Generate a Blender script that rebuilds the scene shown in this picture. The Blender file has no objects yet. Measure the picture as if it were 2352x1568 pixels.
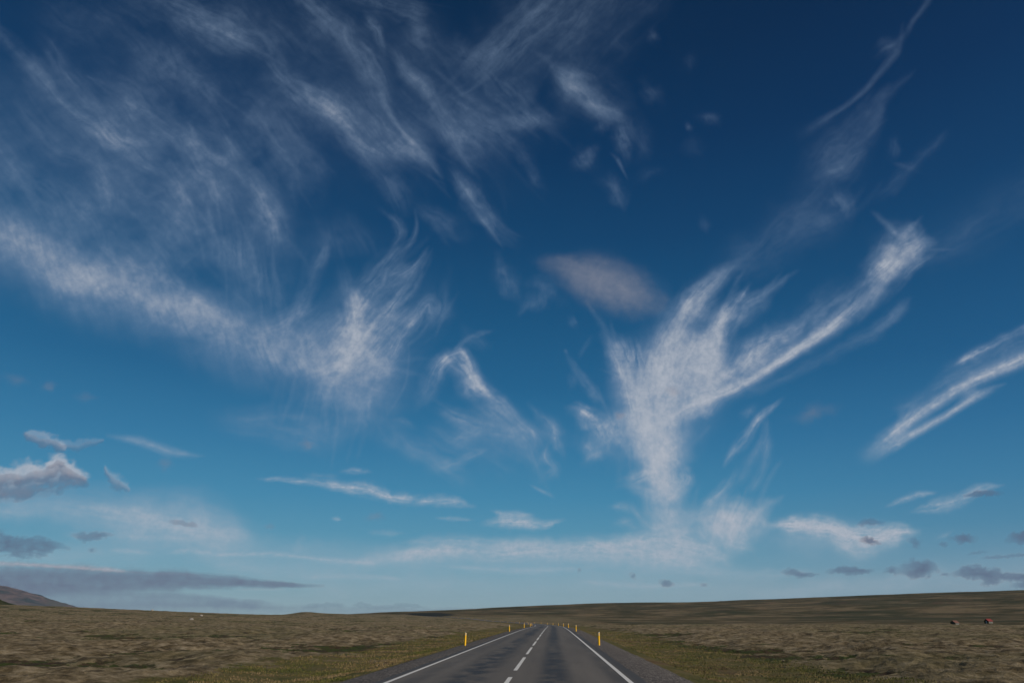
import bpy, math
import numpy as np
from mathutils import Vector

# ---------------------------------------------------------------- camera, light, exposure
SC = bpy.context.scene
PITCH = math.radians(21.92); YAW = math.radians(3.22)      # looking up, a touch left of the road
EYE = 1.65
cd = bpy.data.cameras.new("camera"); cam = bpy.data.objects.new("camera", cd)
SC.collection.objects.link(cam); SC.camera = cam
cd.sensor_width = 36; cd.lens = 24; cd.clip_start = .1; cd.clip_end = 120000
cam.location = (0, 0, EYE); cam.rotation_euler = (math.pi / 2 + PITCH, 0, YAW)

SUN_AZ, SUN_EL = math.radians(122), math.radians(29)        # azimuth clockwise from the road (+Y)
sd = bpy.data.lights.new("sun", 'SUN'); sd.energy = 3.8; sd.angle = math.radians(.53); sd.color = (1, .91, .78)
sun = bpy.data.objects.new("sun", sd); SC.collection.objects.link(sun)
sv = Vector((math.sin(SUN_AZ) * math.cos(SUN_EL), math.cos(SUN_AZ) * math.cos(SUN_EL), math.sin(SUN_EL)))
sun.rotation_euler = sv.to_track_quat('Z', 'Y').to_euler()
vs = SC.view_settings; vs.view_transform = 'Standard'; vs.look = 'None'; vs.exposure = 0; vs.gamma = 1

def lin(c):
    return tuple((v / 255 / 12.92) if v <= 10.3 else ((v / 255 + .055) / 1.055) ** 2.4 for v in c)

class NT:
    """small helper for node trees"""
    def __init__(s, t): s.t = t; s.n = t.nodes; s.l = t.links
    def add(s, typ, ins=None, **kw):
        n = s.n.new(typ)
        for k, v in kw.items(): setattr(n, k, v)
        for k, v in (ins or {}).items(): s.put(n.inputs[k], v)
        return n
    def put(s, sock, v):
        if isinstance(v, bpy.types.NodeSocket): s.l.new(v, sock)
        elif isinstance(v, (tuple, list)) and len(v) == 3 and sock.type == 'RGBA': sock.default_value = (*v, 1)
        else: sock.default_value = v
    def m(s, op, a, b=None, c=None, clamp=False):
        n = s.n.new('ShaderNodeMath'); n.operation = op; n.use_clamp = clamp
        for i, v in enumerate((a, b, c)):
            if v is not None: s.put(n.inputs[i], v)
        return n.outputs[0]
    def mix(s, f, a, b, blend='MIX'):
        n = s.n.new('ShaderNodeMix'); n.data_type = 'RGBA'; n.blend_type = blend; n.clamp_factor = True
        s.put(n.inputs[0], f); s.put(n.inputs[6], a); s.put(n.inputs[7], b); return n.outputs[2]
    def sm(s, x, a, b, lo=0., hi=1.):
        n = s.n.new('ShaderNodeMapRange'); n.interpolation_type = 'SMOOTHSTEP'
        s.put(n.inputs[0], x)
        for i, v in ((1, a), (2, b), (3, lo), (4, hi)): n.inputs[i].default_value = v
        return n.outputs[0]
    def ramp(s, f, stops, interp='LINEAR'):
        n = s.n.new('ShaderNodeValToRGB'); r = n.color_ramp; r.interpolation = interp
        while len(r.elements) > 1: r.elements.remove(r.elements[-1])
        for i, (p, c) in enumerate(stops):
            e = r.elements[0] if i == 0 else r.elements.new(p)
            e.position = p; e.color = (*c, 1) if len(c) == 3 else c
        s.put(n.inputs[0], f); return n.outputs[0]
    def noise(s, vec, scale, detail=4, rough=.55, dist=0., norm=True):
        n = s.n.new('ShaderNodeTexNoise'); s.put(n.inputs['Vector'], vec)
        n.inputs['Scale'].default_value = scale; n.inputs['Detail'].default_value = detail
        n.inputs['Roughness'].default_value = rough; n.inputs['Distortion'].default_value = dist
        return n.outputs['Fac']
    def scl(s, vec, sc, rot=0.):
        n = s.n.new('ShaderNodeMapping'); s.put(n.inputs['Vector'], vec)
        n.inputs['Scale'].default_value = sc; n.inputs['Rotation'].default_value = (0, 0, rot); return n.outputs[0]
    def attr(s, name):
        n = s.n.new('ShaderNodeAttribute'); n.attribute_name = name; return n.outputs['Fac']

# ---------------------------------------------------------------- world: clear polar-blue sky
W = bpy.data.worlds.new("World"); SC.world = W; W.use_nodes = True
t = NT(W.node_tree); t.n.clear()
sky = t.add('ShaderNodeTexSky', sky_type='NISHITA', sun_disc=False, sun_elevation=SUN_EL, sun_rotation=SUN_AZ,
            altitude=1200, air_density=1.0, dust_density=.35, ozone_density=3.0)
tc = t.add('ShaderNodeTexCoord'); sx = t.add('ShaderNodeSeparateXYZ', {0: tc.outputs['Generated']})
elev = t.m('MULTIPLY', t.m('ARCSINE', sx.outputs[2]), 2 / math.pi)      # 0 horizon .. 1 zenith
# SKY_STOPS: colour of the clean air by height above the horizon (degrees), as exposed in the photograph
SKY_STOPS = [(0, (134, 159, 168)), (1.5, (125, 158, 172)), (3.5, (108, 154, 175)), (6, (80, 142, 171)), (9, (61, 131, 167)),
             (13, (45, 115, 156)), (18, (28, 95, 138)), (24, (19, 80, 122)), (30, (12, 65, 106)), (37, (6, 51, 90)), (44, (4, 42, 77)), (54, (3, 34, 64)), (90, (6, 25, 48))]
grad = t.ramp(t.m('MAXIMUM', elev, 0.), [(d / 90, tuple(v * 10 for v in lin(c))) for d, c in SKY_STOPS])
az = t.m('ARCTAN2', sx.outputs[0], sx.outputs[1])
side = t.sm(az, math.radians(-5), math.radians(44), 1., .80)            # deeper blue away to the right
grad = t.mix(1., grad, t.add('ShaderNodeCombineColor', {0: side, 1: side, 2: t.m('POWER', side, .6)}).outputs[0], 'MULTIPLY')
skyc = t.mix(SKYMIX if 'SKYMIX' in globals() else .95, sky.outputs[0], grad)
bg = t.add('ShaderNodeBackground', {'Color': skyc, 'Strength': .1})
t.l.new(bg.outputs[0], t.add('ShaderNodeOutputWorld').inputs[0])

# ---------------------------------------------------------------- helpers
def tag(o, label=None, cat=None, group=None, kind=None):
    for k, v in (('label', label), ('category', cat), ('group', group), ('kind', kind)):
        if v: o[k] = v
    return o
def link(o, parent=None):
    SC.collection.objects.link(o)
    if parent: o.parent = parent
    return o
def mesh_np(name, V, F, mat, parent=None, smooth=True, attrs=None):
    """V (n,3), F (m,4 or 3) arrays -> one linked mesh object"""
    me = bpy.data.meshes.new(name); V = np.asarray(V, np.float32); F = np.asarray(F, np.int32)
    me.vertices.add(len(V)); me.vertices.foreach_set('co', V.ravel())
    k = F.shape[1]; me.loops.add(F.size); me.loops.foreach_set('vertex_index', F.ravel())
    me.polygons.add(len(F)); me.polygons.foreach_set('loop_start', np.arange(0, F.size, k, dtype=np.int32))
    me.polygons.foreach_set('loop_total', np.full(len(F), k, np.int32))
    me.update(calc_edges=True)
    me.polygons.foreach_set('use_smooth', np.full(len(F), smooth, bool))
    for a, d in (attrs or {}).items():
        at = me.attributes.new(a, 'FLOAT', 'POINT'); at.data.foreach_set('value', np.asarray(d, np.float32).ravel())
    me.materials.append(mat); me.validate()
    return link(bpy.data.objects.new(name, me), parent)
def grid_faces(nr, nc, wrap=False):
    i = np.arange(nr - 1)[:, None]; j = np.arange(nc if wrap else nc - 1)[None, :]; j2 = (j + 1) % nc
    return np.stack([i * nc + j, i * nc + j2, (i + 1) * nc + j2, (i + 1) * nc + j], -1).reshape(-1, 4)
def mat(name, rough=.9, spec=.3):
    m = bpy.data.materials.new(name); m.use_nodes = True; t = NT(m.node_tree); b = t.n['Principled BSDF']
    b.inputs['Roughness'].default_value = rough; b.inputs['Specular IOR Level'].default_value = spec
    return m, t, b
def chart(D):
    """unit directions (n,3) -> tangent chart of the sky round the direction of view of the place"""
    c, s = math.cos(YAW), math.sin(YAW)
    x = D[:, 0] * c + D[:, 1] * s; y = -D[:, 0] * s + D[:, 1] * c; z = D[:, 2]
    cp, sp = math.cos(PITCH), math.sin(PITCH)
    d = y * cp + z * sp; u = z * cp - y * sp; dd = np.where(d > .15, d, .15)
    return 1176 + 1568 * x / dd, 784 - 1568 * u / dd, d > .15
def ray(px, py):
    """chart point -> (azimuth from +Y, tangent of elevation)"""
    x = (px - 1176) / 1568; u = (784 - py) / 1568
    cp, sp = math.cos(PITCH), math.sin(PITCH); y = cp - u * sp; z = sp + u * cp
    c, s = math.cos(YAW), math.sin(YAW)
    X = x * c - y * s; Y = x * s + y * c
    return math.atan2(X, Y), z / math.hypot(X, Y)
# ---------------------------------------------------------------- cloud field
# Clouds are authored on a tangent chart of the sky (direction -> chart x,y); each
# stroke is a spine with a half width and fibres drawn out along (or across) it.
_rng = np.random.RandomState(7)
_PERM = _rng.permutation(4096).astype(np.int64)
_GA = _rng.rand(4096) * 2 * np.pi
_GX, _GY = np.cos(_GA), np.sin(_GA)

def gnoise(x, y, seed=0):
    xi = np.floor(x); yi = np.floor(y)
    fx = x - xi; fy = y - yi
    xi = xi.astype(np.int64) + seed * 131; yi = yi.astype(np.int64) + seed * 71
    u = fx * fx * fx * (fx * (fx * 6 - 15) + 10); v = fy * fy * fy * (fy * (fy * 6 - 15) + 10)
    def h(a, b): return _PERM[(_PERM[a & 4095] + b) & 4095]
    def g(a, b, dx, dy):
        k = h(a, b); return _GX[k] * dx + _GY[k] * dy
    n00 = g(xi, yi, fx, fy); n10 = g(xi + 1, yi, fx - 1, fy)
    n01 = g(xi, yi + 1, fx, fy - 1); n11 = g(xi + 1, yi + 1, fx - 1, fy - 1)
    return ((n00 * (1 - u) + n10 * u) * (1 - v) + (n01 * (1 - u) + n11 * u) * v) * 1.5

def fbm(x, y, octv=4, seed=0, gain=.55, lac=2.03):
    a = 1.; s = 0.; t = 0.
    for i in range(octv):
        s = s + a * gnoise(x, y, seed + i * 7); t += a
        x = x * lac + 13.7; y = y * lac - 7.1; a *= gain
    return s / t

def sstep(a, b, x):
    t = np.clip((x - a) / (b - a), 0, 1); return t * t * (3 - 2 * t)

def spline(P, m):
    P = np.array(P, float)
    if len(P) == 1: P = np.vstack([P, P + np.array([1e-3] + [0] * (P.shape[1] - 1))])
    Q = np.vstack([2 * P[0] - P[1], P, 2 * P[-1] - P[-2]])
    out = []
    for i in range(1, len(Q) - 2):
        for t in np.linspace(0, 1, m, endpoint=False):
            a, b, c, d = Q[i - 1], Q[i], Q[i + 1], Q[i + 2]
            out.append(.5 * (2 * b + (c - a) * t + (2 * a - 5 * b + 4 * c - d) * t * t + (3 * b - a - 3 * c + d) * t ** 3))
    out.append(P[-1]); return np.array(out)

# kinds: (fibre length, fibre pitch, contrast, edge roughness, softness, warp, shade)
KIND = {
    'wisp':  (150, 16, .68, .60, 1.2, 14, 0.),     # drawn-out filaments
    'veil':  (220, 34, .60, .55, 1.5, 22, .05),    # thin wide sheet
    'curd':  (34, 22, .75, .70, 1.1, 12, 0.),      # crumbly cirrus flecks
    'plume': (150, 24, .28, .60, .9, 14, 0.),      # dense white plume
    'tail':  (300, 13, .34, .28, .9, 5, 0.),       # smooth dense streak
    'hair':  (160, 8, .30, .55, 1., 5, 0.),         # single strands
    'low':   (90, 7, .85, .95, 1., 11, 0.),         # flat bank near the horizon
    'haze':  (200, 34, .28, .40, 1.5, 14, .0),
    'grey':  (60, 30, .14, .45, .90, 10, .50),       # soft grey puff
    'puff':  (30, 26, .12, .8, .70, 9, .30),      # cumulus
    'dark':  (40, 12, .35, .75, .75, 7, 1.),        # slate fair-weather scud
    'bank':  (300, 14, .10, .32, .80, 5, .82),
}
# (kind, intensity, fibre angle or None, [(x, y, half width), ...])
STROKES = [
# ---- upper left fan
('veil', .20, 48, [(60,200,150),(300,330,190),(560,430,190),(650,560,110)]),
('veil', .16, 52, [(0,420,90),(120,520,100),(330,560,110),(520,620,90)]),
('veil', .13, 40, [(60,20,60),(300,60,80),(620,70,90),(900,120,80)]),
('wisp', .30, None, [(5,85,14),(75,175,24),(135,228,22),(190,275,26),(245,315,22),(285,350,12)]),
('wisp', .26, None, [(100,95,26),(150,175,24),(210,240,26),(270,305,32),(340,360,30),(395,410,26),(430,475,18)]),
('wisp', .18, None, [(50,130,20),(110,190,18),(170,240,18)]),
('curd', .30, 48, [(300,115,30),(365,145,50),(430,180,52),(475,225,42),(500,270,26)]),
('wisp', .24, None, [(235,185,22),(320,250,44),(400,320,48),(470,400,40),(520,480,30)]),
('wisp', .30, None, [(420,270,12),(450,330,18),(470,345,15),(530,385,16),(565,420,14)]),
('wisp', .26, None, [(500,290,18),(535,350,28),(560,400,24),(610,460,22),(635,520,34),(640,570,24)]),
('curd', .22, 60, [(570,440,26),(610,480,40),(635,520,42),(650,570,26)]),
('veil', .26, None, [(540,210,40),(600,265,44),(650,330,52),(695,390,44),(715,450,26)]),
('curd', .14, 50, [(560,280,50),(640,350,70),(680,420,50)]),
('wisp', .30, None, [(345,-10,36),(430,30,40),(500,60,44),(560,92,36),(610,120,26)]),
('veil', .20, None, [(550,40,40),(610,90,34),(640,150,30)]),
('wisp', .20, None, [(55,265,16),(130,340,28),(220,382,30),(250,440,30),(275,520,22)]),
('wisp', .20, None, [(-10,340,50),(60,410,44),(110,470,40),(140,540,24)]),
('wisp', .18, None, [(120,420,20),(180,470,26),(240,540,24),(260,600,18)]),
('veil', .18, None, [(300,420,30),(380,480,44),(450,540,40),(480,600,24)]),
('haze', .13, 50, [(-20,260,120),(250,340,170),(520,440,170),(660,560,90)]), ('haze', .10, 45, [(620,120,110),(820,220,130),(1050,260,130)]),
# ---- band across to the centre
('wisp', .34, None, [(600,130,26),(655,190,34),(720,225,34),(784,275,36),(840,330,36),(900,360,24)]),
('tail', .24, None, [(690,205,12),(740,240,18),(784,275,20),(830,312,10)]),
('curd', .22, 50, [(620,190,34),(700,225,44),(770,270,48),(850,330,40)]),
('wisp', .30, None, [(700,-10,26),(740,40,34),(784,70,26),(800,110,20),(840,150,30),(872,210,34),(882,250,26)]),
('curd', .28, 55, [(820,110,26),(850,160,34),(872,205,32),(885,245,24)]),
('tail', .18, None, [(870,190,8),(885,240,9),(920,295,7),(960,350,8),(985,375,7),(1015,410,4)]),
('wisp', .32, None, [(870,260,20),(920,310,38),(960,355,34),(1000,392,14)]),
('wisp', .22, None, [(838,30,6),(855,55,12),(870,85,9),(885,128,6)]),
('wisp', .22, None, [(905,120,12),(950,172,20),(1000,225,26),(1025,280,28),(1050,330,24),(1090,385,14)]),
('wisp', .26, None, [(930,150,12),(965,185,20),(1000,225,16),(1015,250,10)]),
('veil', .24, None, [(784,215,34),(860,290,50),(930,345,44),(985,385,20)]),
('wisp', .24, None, [(786,300,12),(830,350,20),(880,400,26),(915,450,22),(930,485,12)]),
('veil', .18, 40, [(960,260,50),(1040,290,60),(1100,330,60)]),
('curd', .24, 40, [(1010,90,22),(1050,110,24),(1090,140,30),(1120,180,28)]),
('veil', .26, 45, [(1050,180,60),(1120,220,80),(1200,270,70),(1260,280,40)]),
('wisp', .26, None, [(1040,225,12),(1075,250,20),(1120,285,24),(1160,310,22),(1200,345,12)]),
('curd', .32, 30, [(1150,240,20),(1172,280,30),(1195,290,26),(1230,270,22),(1290,275,14)]),
('curd', .20, 45, [(1040,290,34),(1090,340,44),(1140,345,30)]),
('curd', .16, 60, [(1190,330,20),(1210,380,14),(1225,410,16),(1245,435,12)]),
('veil', .20, None, [(1060,200,70),(1160,110,80),(1280,0,90)]),
('wisp', .22, None, [(1110,150,10),(1170,95,13),(1225,35,14),(1260,-10,14)]),
('wisp', .14, None, [(1060,150,8),(1120,90,12),(1180,40,12),(1215,0,12)]),
('veil', .16, None, [(1240,150,40),(1310,80,60),(1370,-10,60)]),
('veil', .09, None, [(1300,200,50),(1400,90,60),(1470,0,50)]),
('wisp', .24, 20, [(860,0,30),(920,10,36),(950,30,26),(960,60,14),(985,110,24)]),
('veil', .12, 50, [(900,60,60),(980,110,60),(1040,170,40)]),
('veil', .10, 50, [(1150,420,60),(1020,300,90),(820,430,60)]),
# bright patch
('curd', .22, 35, [(1265,145,30),(1320,185,62),(1390,240,58),(1440,280,30)]),
('plume', .50, 40, [(1270,150,12),(1298,175,30),(1335,208,30),(1375,245,26),(1405,262,20),(1430,275,10)]),
('curd', .22, 50, [(1280,150,30),(1310,180,36),(1350,215,30)]),
('curd', .30, 70, [(1365,265,10),(1380,290,18),(1385,315,8)]),
('curd', .34, 70, [(1420,270,16),(1430,305,20),(1432,345,16),(1440,375,10)]),
('tail', .16, None, [(1403,352,3),(1420,370,5),(1442,412,2)]),
('curd', .30, 60, [(1330,340,14),(1345,362,28),(1362,380,14)]),
('curd', .34, 50, [(1375,410,12),(1405,425,20),(1425,450,22),(1438,475,8)]),
('curd', .14, 40, [(1470,410,14),(1500,395,14),(1530,398,6)]),
('curd', .18, 60, [(1500,68,10),(1505,95,12)]), ('curd', .11, 60, [(1430,103,16)]),
('curd', .18, 70, [(1480,190,14),(1495,215,26),(1515,240,16)]),
('curd', .13, 60, [(1450,290,30),(1480,330,24),(1470,370,20)]),
('curd', .18, 30, [(1600,268,8),(1635,272,14),(1655,285,6)]), ('curd', .16, 30, [(1582,293,8)]),
('curd', .10, 60, [(1600,120,14),(1570,160,14)]), ('curd', .09, 60, [(1590,340,22)]),
('wisp', .30, None, [(1040,392,16),(1058,430,20),(1080,470,24),(1105,500,18),(1142,548,6)]),
('curd', .28, 60, [(1050,405,18),(1062,430,18),(1085,475,20),(1100,500,12)]),
('tail', .16, None, [(1085,480,5),(1110,510,6),(1142,548,3)]),
('veil', .18, None, [(950,470,16),(1010,500,24),(1040,530,24),(1070,560,14)]),
('wisp', .14, None, [(1100,470,18),(1130,520,20),(1190,560,14)]),
('tail', .15, None, [(953,480,3),(957,520,5),(944,557,7),(918,592,5)]),
('wisp', .18, None, [(880,480,6),(910,510,12),(915,545,12),(895,580,8)]),
# ---- broad lower-left band
('haze', .42, 70, [(-20,505,40),(100,585,84),(220,650,80),(340,690,72),(450,740,76),(560,790,72),(680,825,62),(820,870,60)]),
('haze', .22, 30, [(-20,560,90),(120,610,66),(300,670,60),(440,720,56),(620,790,60)]),
('plume', .12, 60, [(60,560,30),(140,620,44),(250,650,50),(400,690,40),(560,760,50),(700,810,50)]),
('wisp', .14, None, [(280,600,16),(360,630,22),(430,665,20),(500,720,16),(560,750,10)]),
('curd', .12, 60, [(360,625,20),(430,660,26),(510,700,26)]),
('veil', .22, 80, [(450,500,50),(520,560,66),(590,640,60),(660,720,44)]),
('curd', .12, 65, [(540,470,44),(610,520,50),(640,580,40)]),
('wisp', .18, None, [(650,780,24),(680,740,22),(700,680,20),(715,620,16),(738,575,12),(745,540,6)]),
('wisp', .16, None, [(610,760,16),(660,735,20),(720,700,14)]),
('veil', .14, 70, [(700,560,40),(780,540,44),(860,560,40)]),
# ---- centre feather
('haze', .36, 130, [(600,840,50),(740,800,90),(860,770,116),(950,700,70)]),
('wisp', .24, None, [(700,860,26),(780,830,36),(850,755,36),(900,700,30),(950,640,20),(985,590,6)]),
('wisp', .22, None, [(760,840,26),(800,760,36),(835,690,36),(880,620,30),(935,570,14)]),
('wisp', .24, None, [(830,860,20),(870,790,32),(915,735,30),(965,690,14)]),
('wisp', .28, None, [(890,830,22),(915,770,26),(955,720,22),(990,690,20),(985,740,22)]),
('wisp', .28, None, [(784,640,22),(800,690,24),(815,740,30),(800,800,36)]),
('wisp', .26, None, [(880,650,14),(920,630,18),(965,600,8),(990,575,4)]),
('plume', .30, 110, [(770,740,24),(790,790,40),(820,830,46),(890,850,50),(920,860,36)]),
('plume', .28, 150, [(850,860,24),(890,845,36),(920,840,24)]),
('wisp', .16, None, [(980,760,30),(1010,720,20),(1030,640,6)]),
('curd', .20, 60, [(800,670,16),(820,700,22),(835,730,20)]),
('haze', .22, 20, [(700,880,40),(820,900,50),(960,890,46)]),
('wisp', .34, None, [(960,930,12),(985,900,18),(1005,850,20),(1030,825,16),(1058,818,12),(1080,850,14),(1095,880,14),(1125,900,10)]),
('curd', .42, 50, [(1000,830,14),(1040,825,20),(1065,855,24),(1085,885,26),(1115,900,18),(1150,920,12)]),
('plume', .22, 50, [(1045,850,20),(1075,880,24),(1100,900,18)]),
('curd', .14, 60, [(1055,750,8),(1070,775,18),(1095,790,20),(1120,800,12)]),
('wisp', .18, None, [(1040,820,8),(1060,790,8),(1095,770,8),(1130,760,6)]),
('wisp', .26, None, [(1130,905,12),(1165,930,14),(1190,965,14),(1225,990,10),(1240,1020,6)]),
('wisp', .26, None, [(1215,915,5),(1240,945,10),(1270,970,14),(1285,1000,12),(1300,1040,8)]),
('veil', .22, 40, [(1120,930,26),(1180,970,36),(1250,990,36),(1290,1010,26)]),
('wisp', .20, None, [(1268,1010,6),(1262,1050,8),(1285,1075,12),(1255,1090,10)]),
('curd', .12, 60, [(1240,1040,24),(1280,1060,24)]),
('veil', .24, 100, [(640,900,26),(720,930,50),(830,950,60),(880,990,34)]),
('veil', .14, 10, [(500,960,30),(640,980,40),(780,1000,40)]),
('curd', .20, 40, [(905,958,6),(930,968,9),(960,983,5)]),
('wisp', .18, None, [(1000,1080,14),(1050,1065,14),(1085,1050,10),(1117,1033,4)]),
('wisp', .16, None, [(1030,1020,16),(1080,1000,18),(1110,990,10)]),
('veil', .12, 30, [(960,1000,30),(1100,1030,50),(1200,1060,40)]),
('curd', .24, 80, [(1145,590,10),(1155,620,24),(1172,655,24),(1190,690,12)]),
('curd', .32, 100, [(1195,718,8),(1215,700,18),(1245,690,20),(1270,672,14)]),
('curd', .18, 110, [(1200,660,16),(1250,655,18),(1290,690,14)]),
('curd', .16, 60, [(1310,730,8),(1325,745,6)]), ('curd', .16, 60, [(1300,805,5)]),
('wisp', .18, None, [(1300,800,4),(1320,845,10),(1350,885,12),(1380,930,12)]),
('wisp', .10, None, [(1330,820,5),(1350,785,7),(1365,765,5)]),
('curd', .12, 60, [(1310,870,14)]),
('veil', .20, None, [(1090,900,30),(1160,960,40),(1220,1030,36),(1250,1090,20)]),
('wisp', .18, None, [(1010,930,16),(1060,960,20),(1120,985,22),(1200,1000,16)]),
('veil', .16, None, [(860,960,30),(960,1040,30),(1060,1110,20)]),
('curd', .20, 60, [(1340,1010,20),(1370,1060,16)]),
# ---- right plume
('haze', .46, 100, [(1440,900,60),(1520,900,100),(1560,840,84),(1620,740,60)]),
('haze', .22, 90, [(1500,1180,34),(1500,1080,60),(1500,980,84),(1470,880,60),(1430,820,40)]),
('haze', .16, 150, [(1560,940,40),(1680,860,40),(1800,800,26),(1920,740,24)]),
('plume', .34, 60, [(1440,900,34),(1500,940,54),(1520,1020,50),(1510,1080,34)]),
('plume', .34, 100, [(1560,870,30),(1620,860,44),(1660,830,34)]),
('plume', .30, 120, [(1600,760,24),(1640,740,30),(1660,700,22)]),
('plume', .50, 80, [(1388,764,8),(1405,790,14),(1425,850,26),(1455,930,44),(1480,1010,44),(1510,1080,34),(1530,1150,24)]),
('wisp', .30, 75, [(1400,770,10),(1440,800,30),(1480,860,36)]),
('plume', .50, None, [(1530,1090,24),(1520,1010,48),(1512,930,56),(1520,850,56),(1550,770,50),(1590,700,34),(1635,640,26),(1690,607,8)]),
('tail', .30, None, [(1500,830,20),(1540,760,24),(1585,690,18),(1625,640,16),(1680,610,6)]),
('plume', .34, None, [(1560,1000,30),(1575,930,40),(1610,860,36),(1640,780,26),(1660,720,18),(1690,660,8)]),
('plume', .40, 130, [(1560,900,30),(1620,870,44),(1640,840,30),(1590,800,36)]),
('wisp', .30, None, [(1580,960,20),(1640,900,30),(1700,850,34),(1740,800,24),(1760,755,10)]),
('veil', .32, None, [(1640,800,26),(1690,740,34),(1740,690,24),(1810,632,6)]),
('wisp', .30, None, [(1590,780,12),(1640,755,14),(1690,700,16),(1720,650,6)]),
('wisp', .26, None, [(1680,860,20),(1740,800,30),(1800,760,20),(1850,720,8)]),
('veil', .12, None, [(1640,620,30),(1760,560,50),(1880,440,50)]),
('veil', .10, None, [(1780,560,50),(1900,500,50),(1960,420,40)]),
('plume', .50, 90, [(1440,980,26),(1480,1020,40),(1540,1030,46),(1580,1000,24)]),
('tail', .74, None, [(1500,985,8),(1600,928,10),(1680,895,13),(1750,855,13),(1830,800,14),(1900,755,17),(1960,705,24),(2010,655,32)]),
('veil', .24, None, [(1640,900,20),(1760,800,34),(1880,730,40),(1990,640,20)]),
('veil', .14, None, [(1700,905,10),(1820,850,16),(1920,810,20),(2010,755,18),(2080,700,12)]),
('plume', .76, 140, [(1985,690,20),(2015,650,34),(2045,605,40),(2075,565,44),(2105,555,40),(2140,552,10)]),
('wisp', .40, None, [(1990,640,6),(2025,615,18),(2050,570,22),(2050,535,18),(2035,510,6)]),
('wisp', .40, None, [(2040,650,14),(2085,600,22),(2115,570,18),(2155,550,5)]),
('wisp', .24, None, [(2060,540,16),(2085,525,14),(2105,505,4)]),
('wisp', .12, None, [(2000,760,12),(2060,715,16),(2095,690,5)]),
('wisp', .20, None, [(2060,660,10),(2100,620,10),(2150,580,4)]),
('curd', .50, 25, [(1302,933,8),(1325,945,17),(1350,960,17),(1372,975,10)]),
('curd', .32, 60, [(1340,960,20),(1390,990,40),(1430,1030,40)]),
('curd', .26, 150, [(1340,1065,8),(1365,1055,14),(1390,1040,12)]),
('veil', .20, 90, [(1330,1000,30),(1400,1020,44),(1460,1060,40)]),
('plume', .44, 100, [(1600,830,20),(1635,800,30),(1655,765,26),(1660,735,14)]),
('plume', .40, 60, [(1480,860,20),(1530,875,40),(1570,850,20)]), ('plume', .40, 120, [(1620,890,16),(1660,870,30),(1690,850,14)]),
('plume', .40, 80, [(1490,1000,20),(1540,1020,40),(1570,1040,20)]),
# stem and foot
('curd', .28, 70, [(1470,960,24),(1510,1010,34),(1540,1060,30),(1530,1110,22)]), ('curd', .36, 110, [(1560,840,24),(1600,800,26),(1640,770,20)]),
('plume', .56, 80, [(1500,1040,44),(1525,1100,38),(1530,1160,36),(1550,1215,34),(1560,1260,20)]),
('plume', .44, 20, [(1440,1120,12),(1490,1130,20),(1550,1130,24),(1570,1100,18)]),
('wisp', .34, None, [(1420,1115,10),(1470,1100,16),(1510,1085,14)]),
('wisp', .34, None, [(1480,1060,16),(1505,1110,18),(1500,1160,20),(1530,1200,20)]),
('wisp', .30, None, [(1560,1060,10),(1575,1100,14),(1545,1140,14),(1510,1170,12)]),
('curd', .42, 20, [(1396,1160,6),(1425,1163,11),(1452,1178,7)]),
('wisp', .26, None, [(1445,1150,5),(1460,1175,9),(1490,1205,9),(1530,1215,8)]),
('curd', .26, 0, [(1410,1207,10),(1440,1200,10),(1460,1215,8)]),
('haze', .30, 60, [(1450,1190,34),(1530,1210,50),(1640,1230,44)]),
('plume', .46, 60, [(1560,1230,20),(1640,1220,40),(1720,1215,40),(1760,1210,20)]),
('plume', .62, 110, [(1580,1190,18),(1630,1180,34),(1680,1195,50),(1720,1190,40),(1760,1160,18),(1795,1140,6)]),
('wisp', .30, None, [(1580,1180,10),(1630,1150,14),(1665,1115,14),(1685,1085,6)]),
('wisp', .34, None, [(1655,1070,5),(1690,1030,12),(1730,985,12),(1760,945,9),(1810,912,4)]),
('wisp', .16, None, [(1690,1110,10),(1725,1060,14),(1760,1000,10),(1765,960,5)]),
('wisp', .18, None, [(1720,1130,10),(1760,1060,12),(1770,1000,8)]),
('curd', .14, 60, [(1705,960,12),(1740,930,10)]),
('curd', .22, 120, [(1590,960,12),(1640,930,14)]),
# ---- far right streaks
('tail', .70, None, [(1990,1045,20),(2080,975,16),(2160,920,14),(2220,885,16),(2290,850,17),(2380,812,18)]),
('tail', .60, None, [(2000,1050,15),(2100,995,11),(2180,950,9),(2240,915,10),(2280,895,8),(2312,882,3)]),
('wisp', .26, None, [(2060,1000,12),(2100,940,20),(2110,905,4)]),
('wisp', .34, None, [(2190,840,8),(2240,810,10),(2300,775,10),(2380,735,12)]),
('veil', .20, None, [(2080,930,20),(2200,870,34),(2300,810,34),(2380,770,34)]),
('tail', .26, None, [(2205,925,10),(2225,905,12),(2260,900,8)]),
('curd', .34, 70, [(1900,460,12),(1930,455,20),(1942,480,22),(1935,498,10)]),
('curd', .10, 40, [(1860,505,14),(1900,510,20),(1930,530,20)]), ('curd', .12, 40, [(1620,512,14)]),
# ---- top right arc
('tail', .12, None, [(1840,310,18),(1900,270,9),(1950,236,6),(2000,190,7),(2040,145,9),(2068,105,8),(2076,55,4)]),
('wisp', .20, None, [(2020,130,14),(2045,110,18),(2070,90,12)]),
('tail', .10, None, [(2075,90,8),(2100,50,7),(2122,20,7),(2140,-10,8)]),
('veil', .16, None, [(1830,420,30),(1920,330,40),(1985,260,30),(2030,220,14),(2085,175,5)]),
('veil', .16, None, [(1860,440,30),(1940,360,36),(2000,290,24),(2030,240,10)]),
('wisp', .16, None, [(1880,410,16),(1940,380,20),(1990,320,14)]),
('curd', .22, 110, [(2042,360,10),(2058,330,14),(2068,315,6)]),
('wisp', .18, None, [(2050,375,6),(2085,385,12),(2110,392,8)]),
('wisp', .12, None, [(2020,450,14),(2080,400,16),(2140,350,12),(2175,310,8)]),
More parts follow.
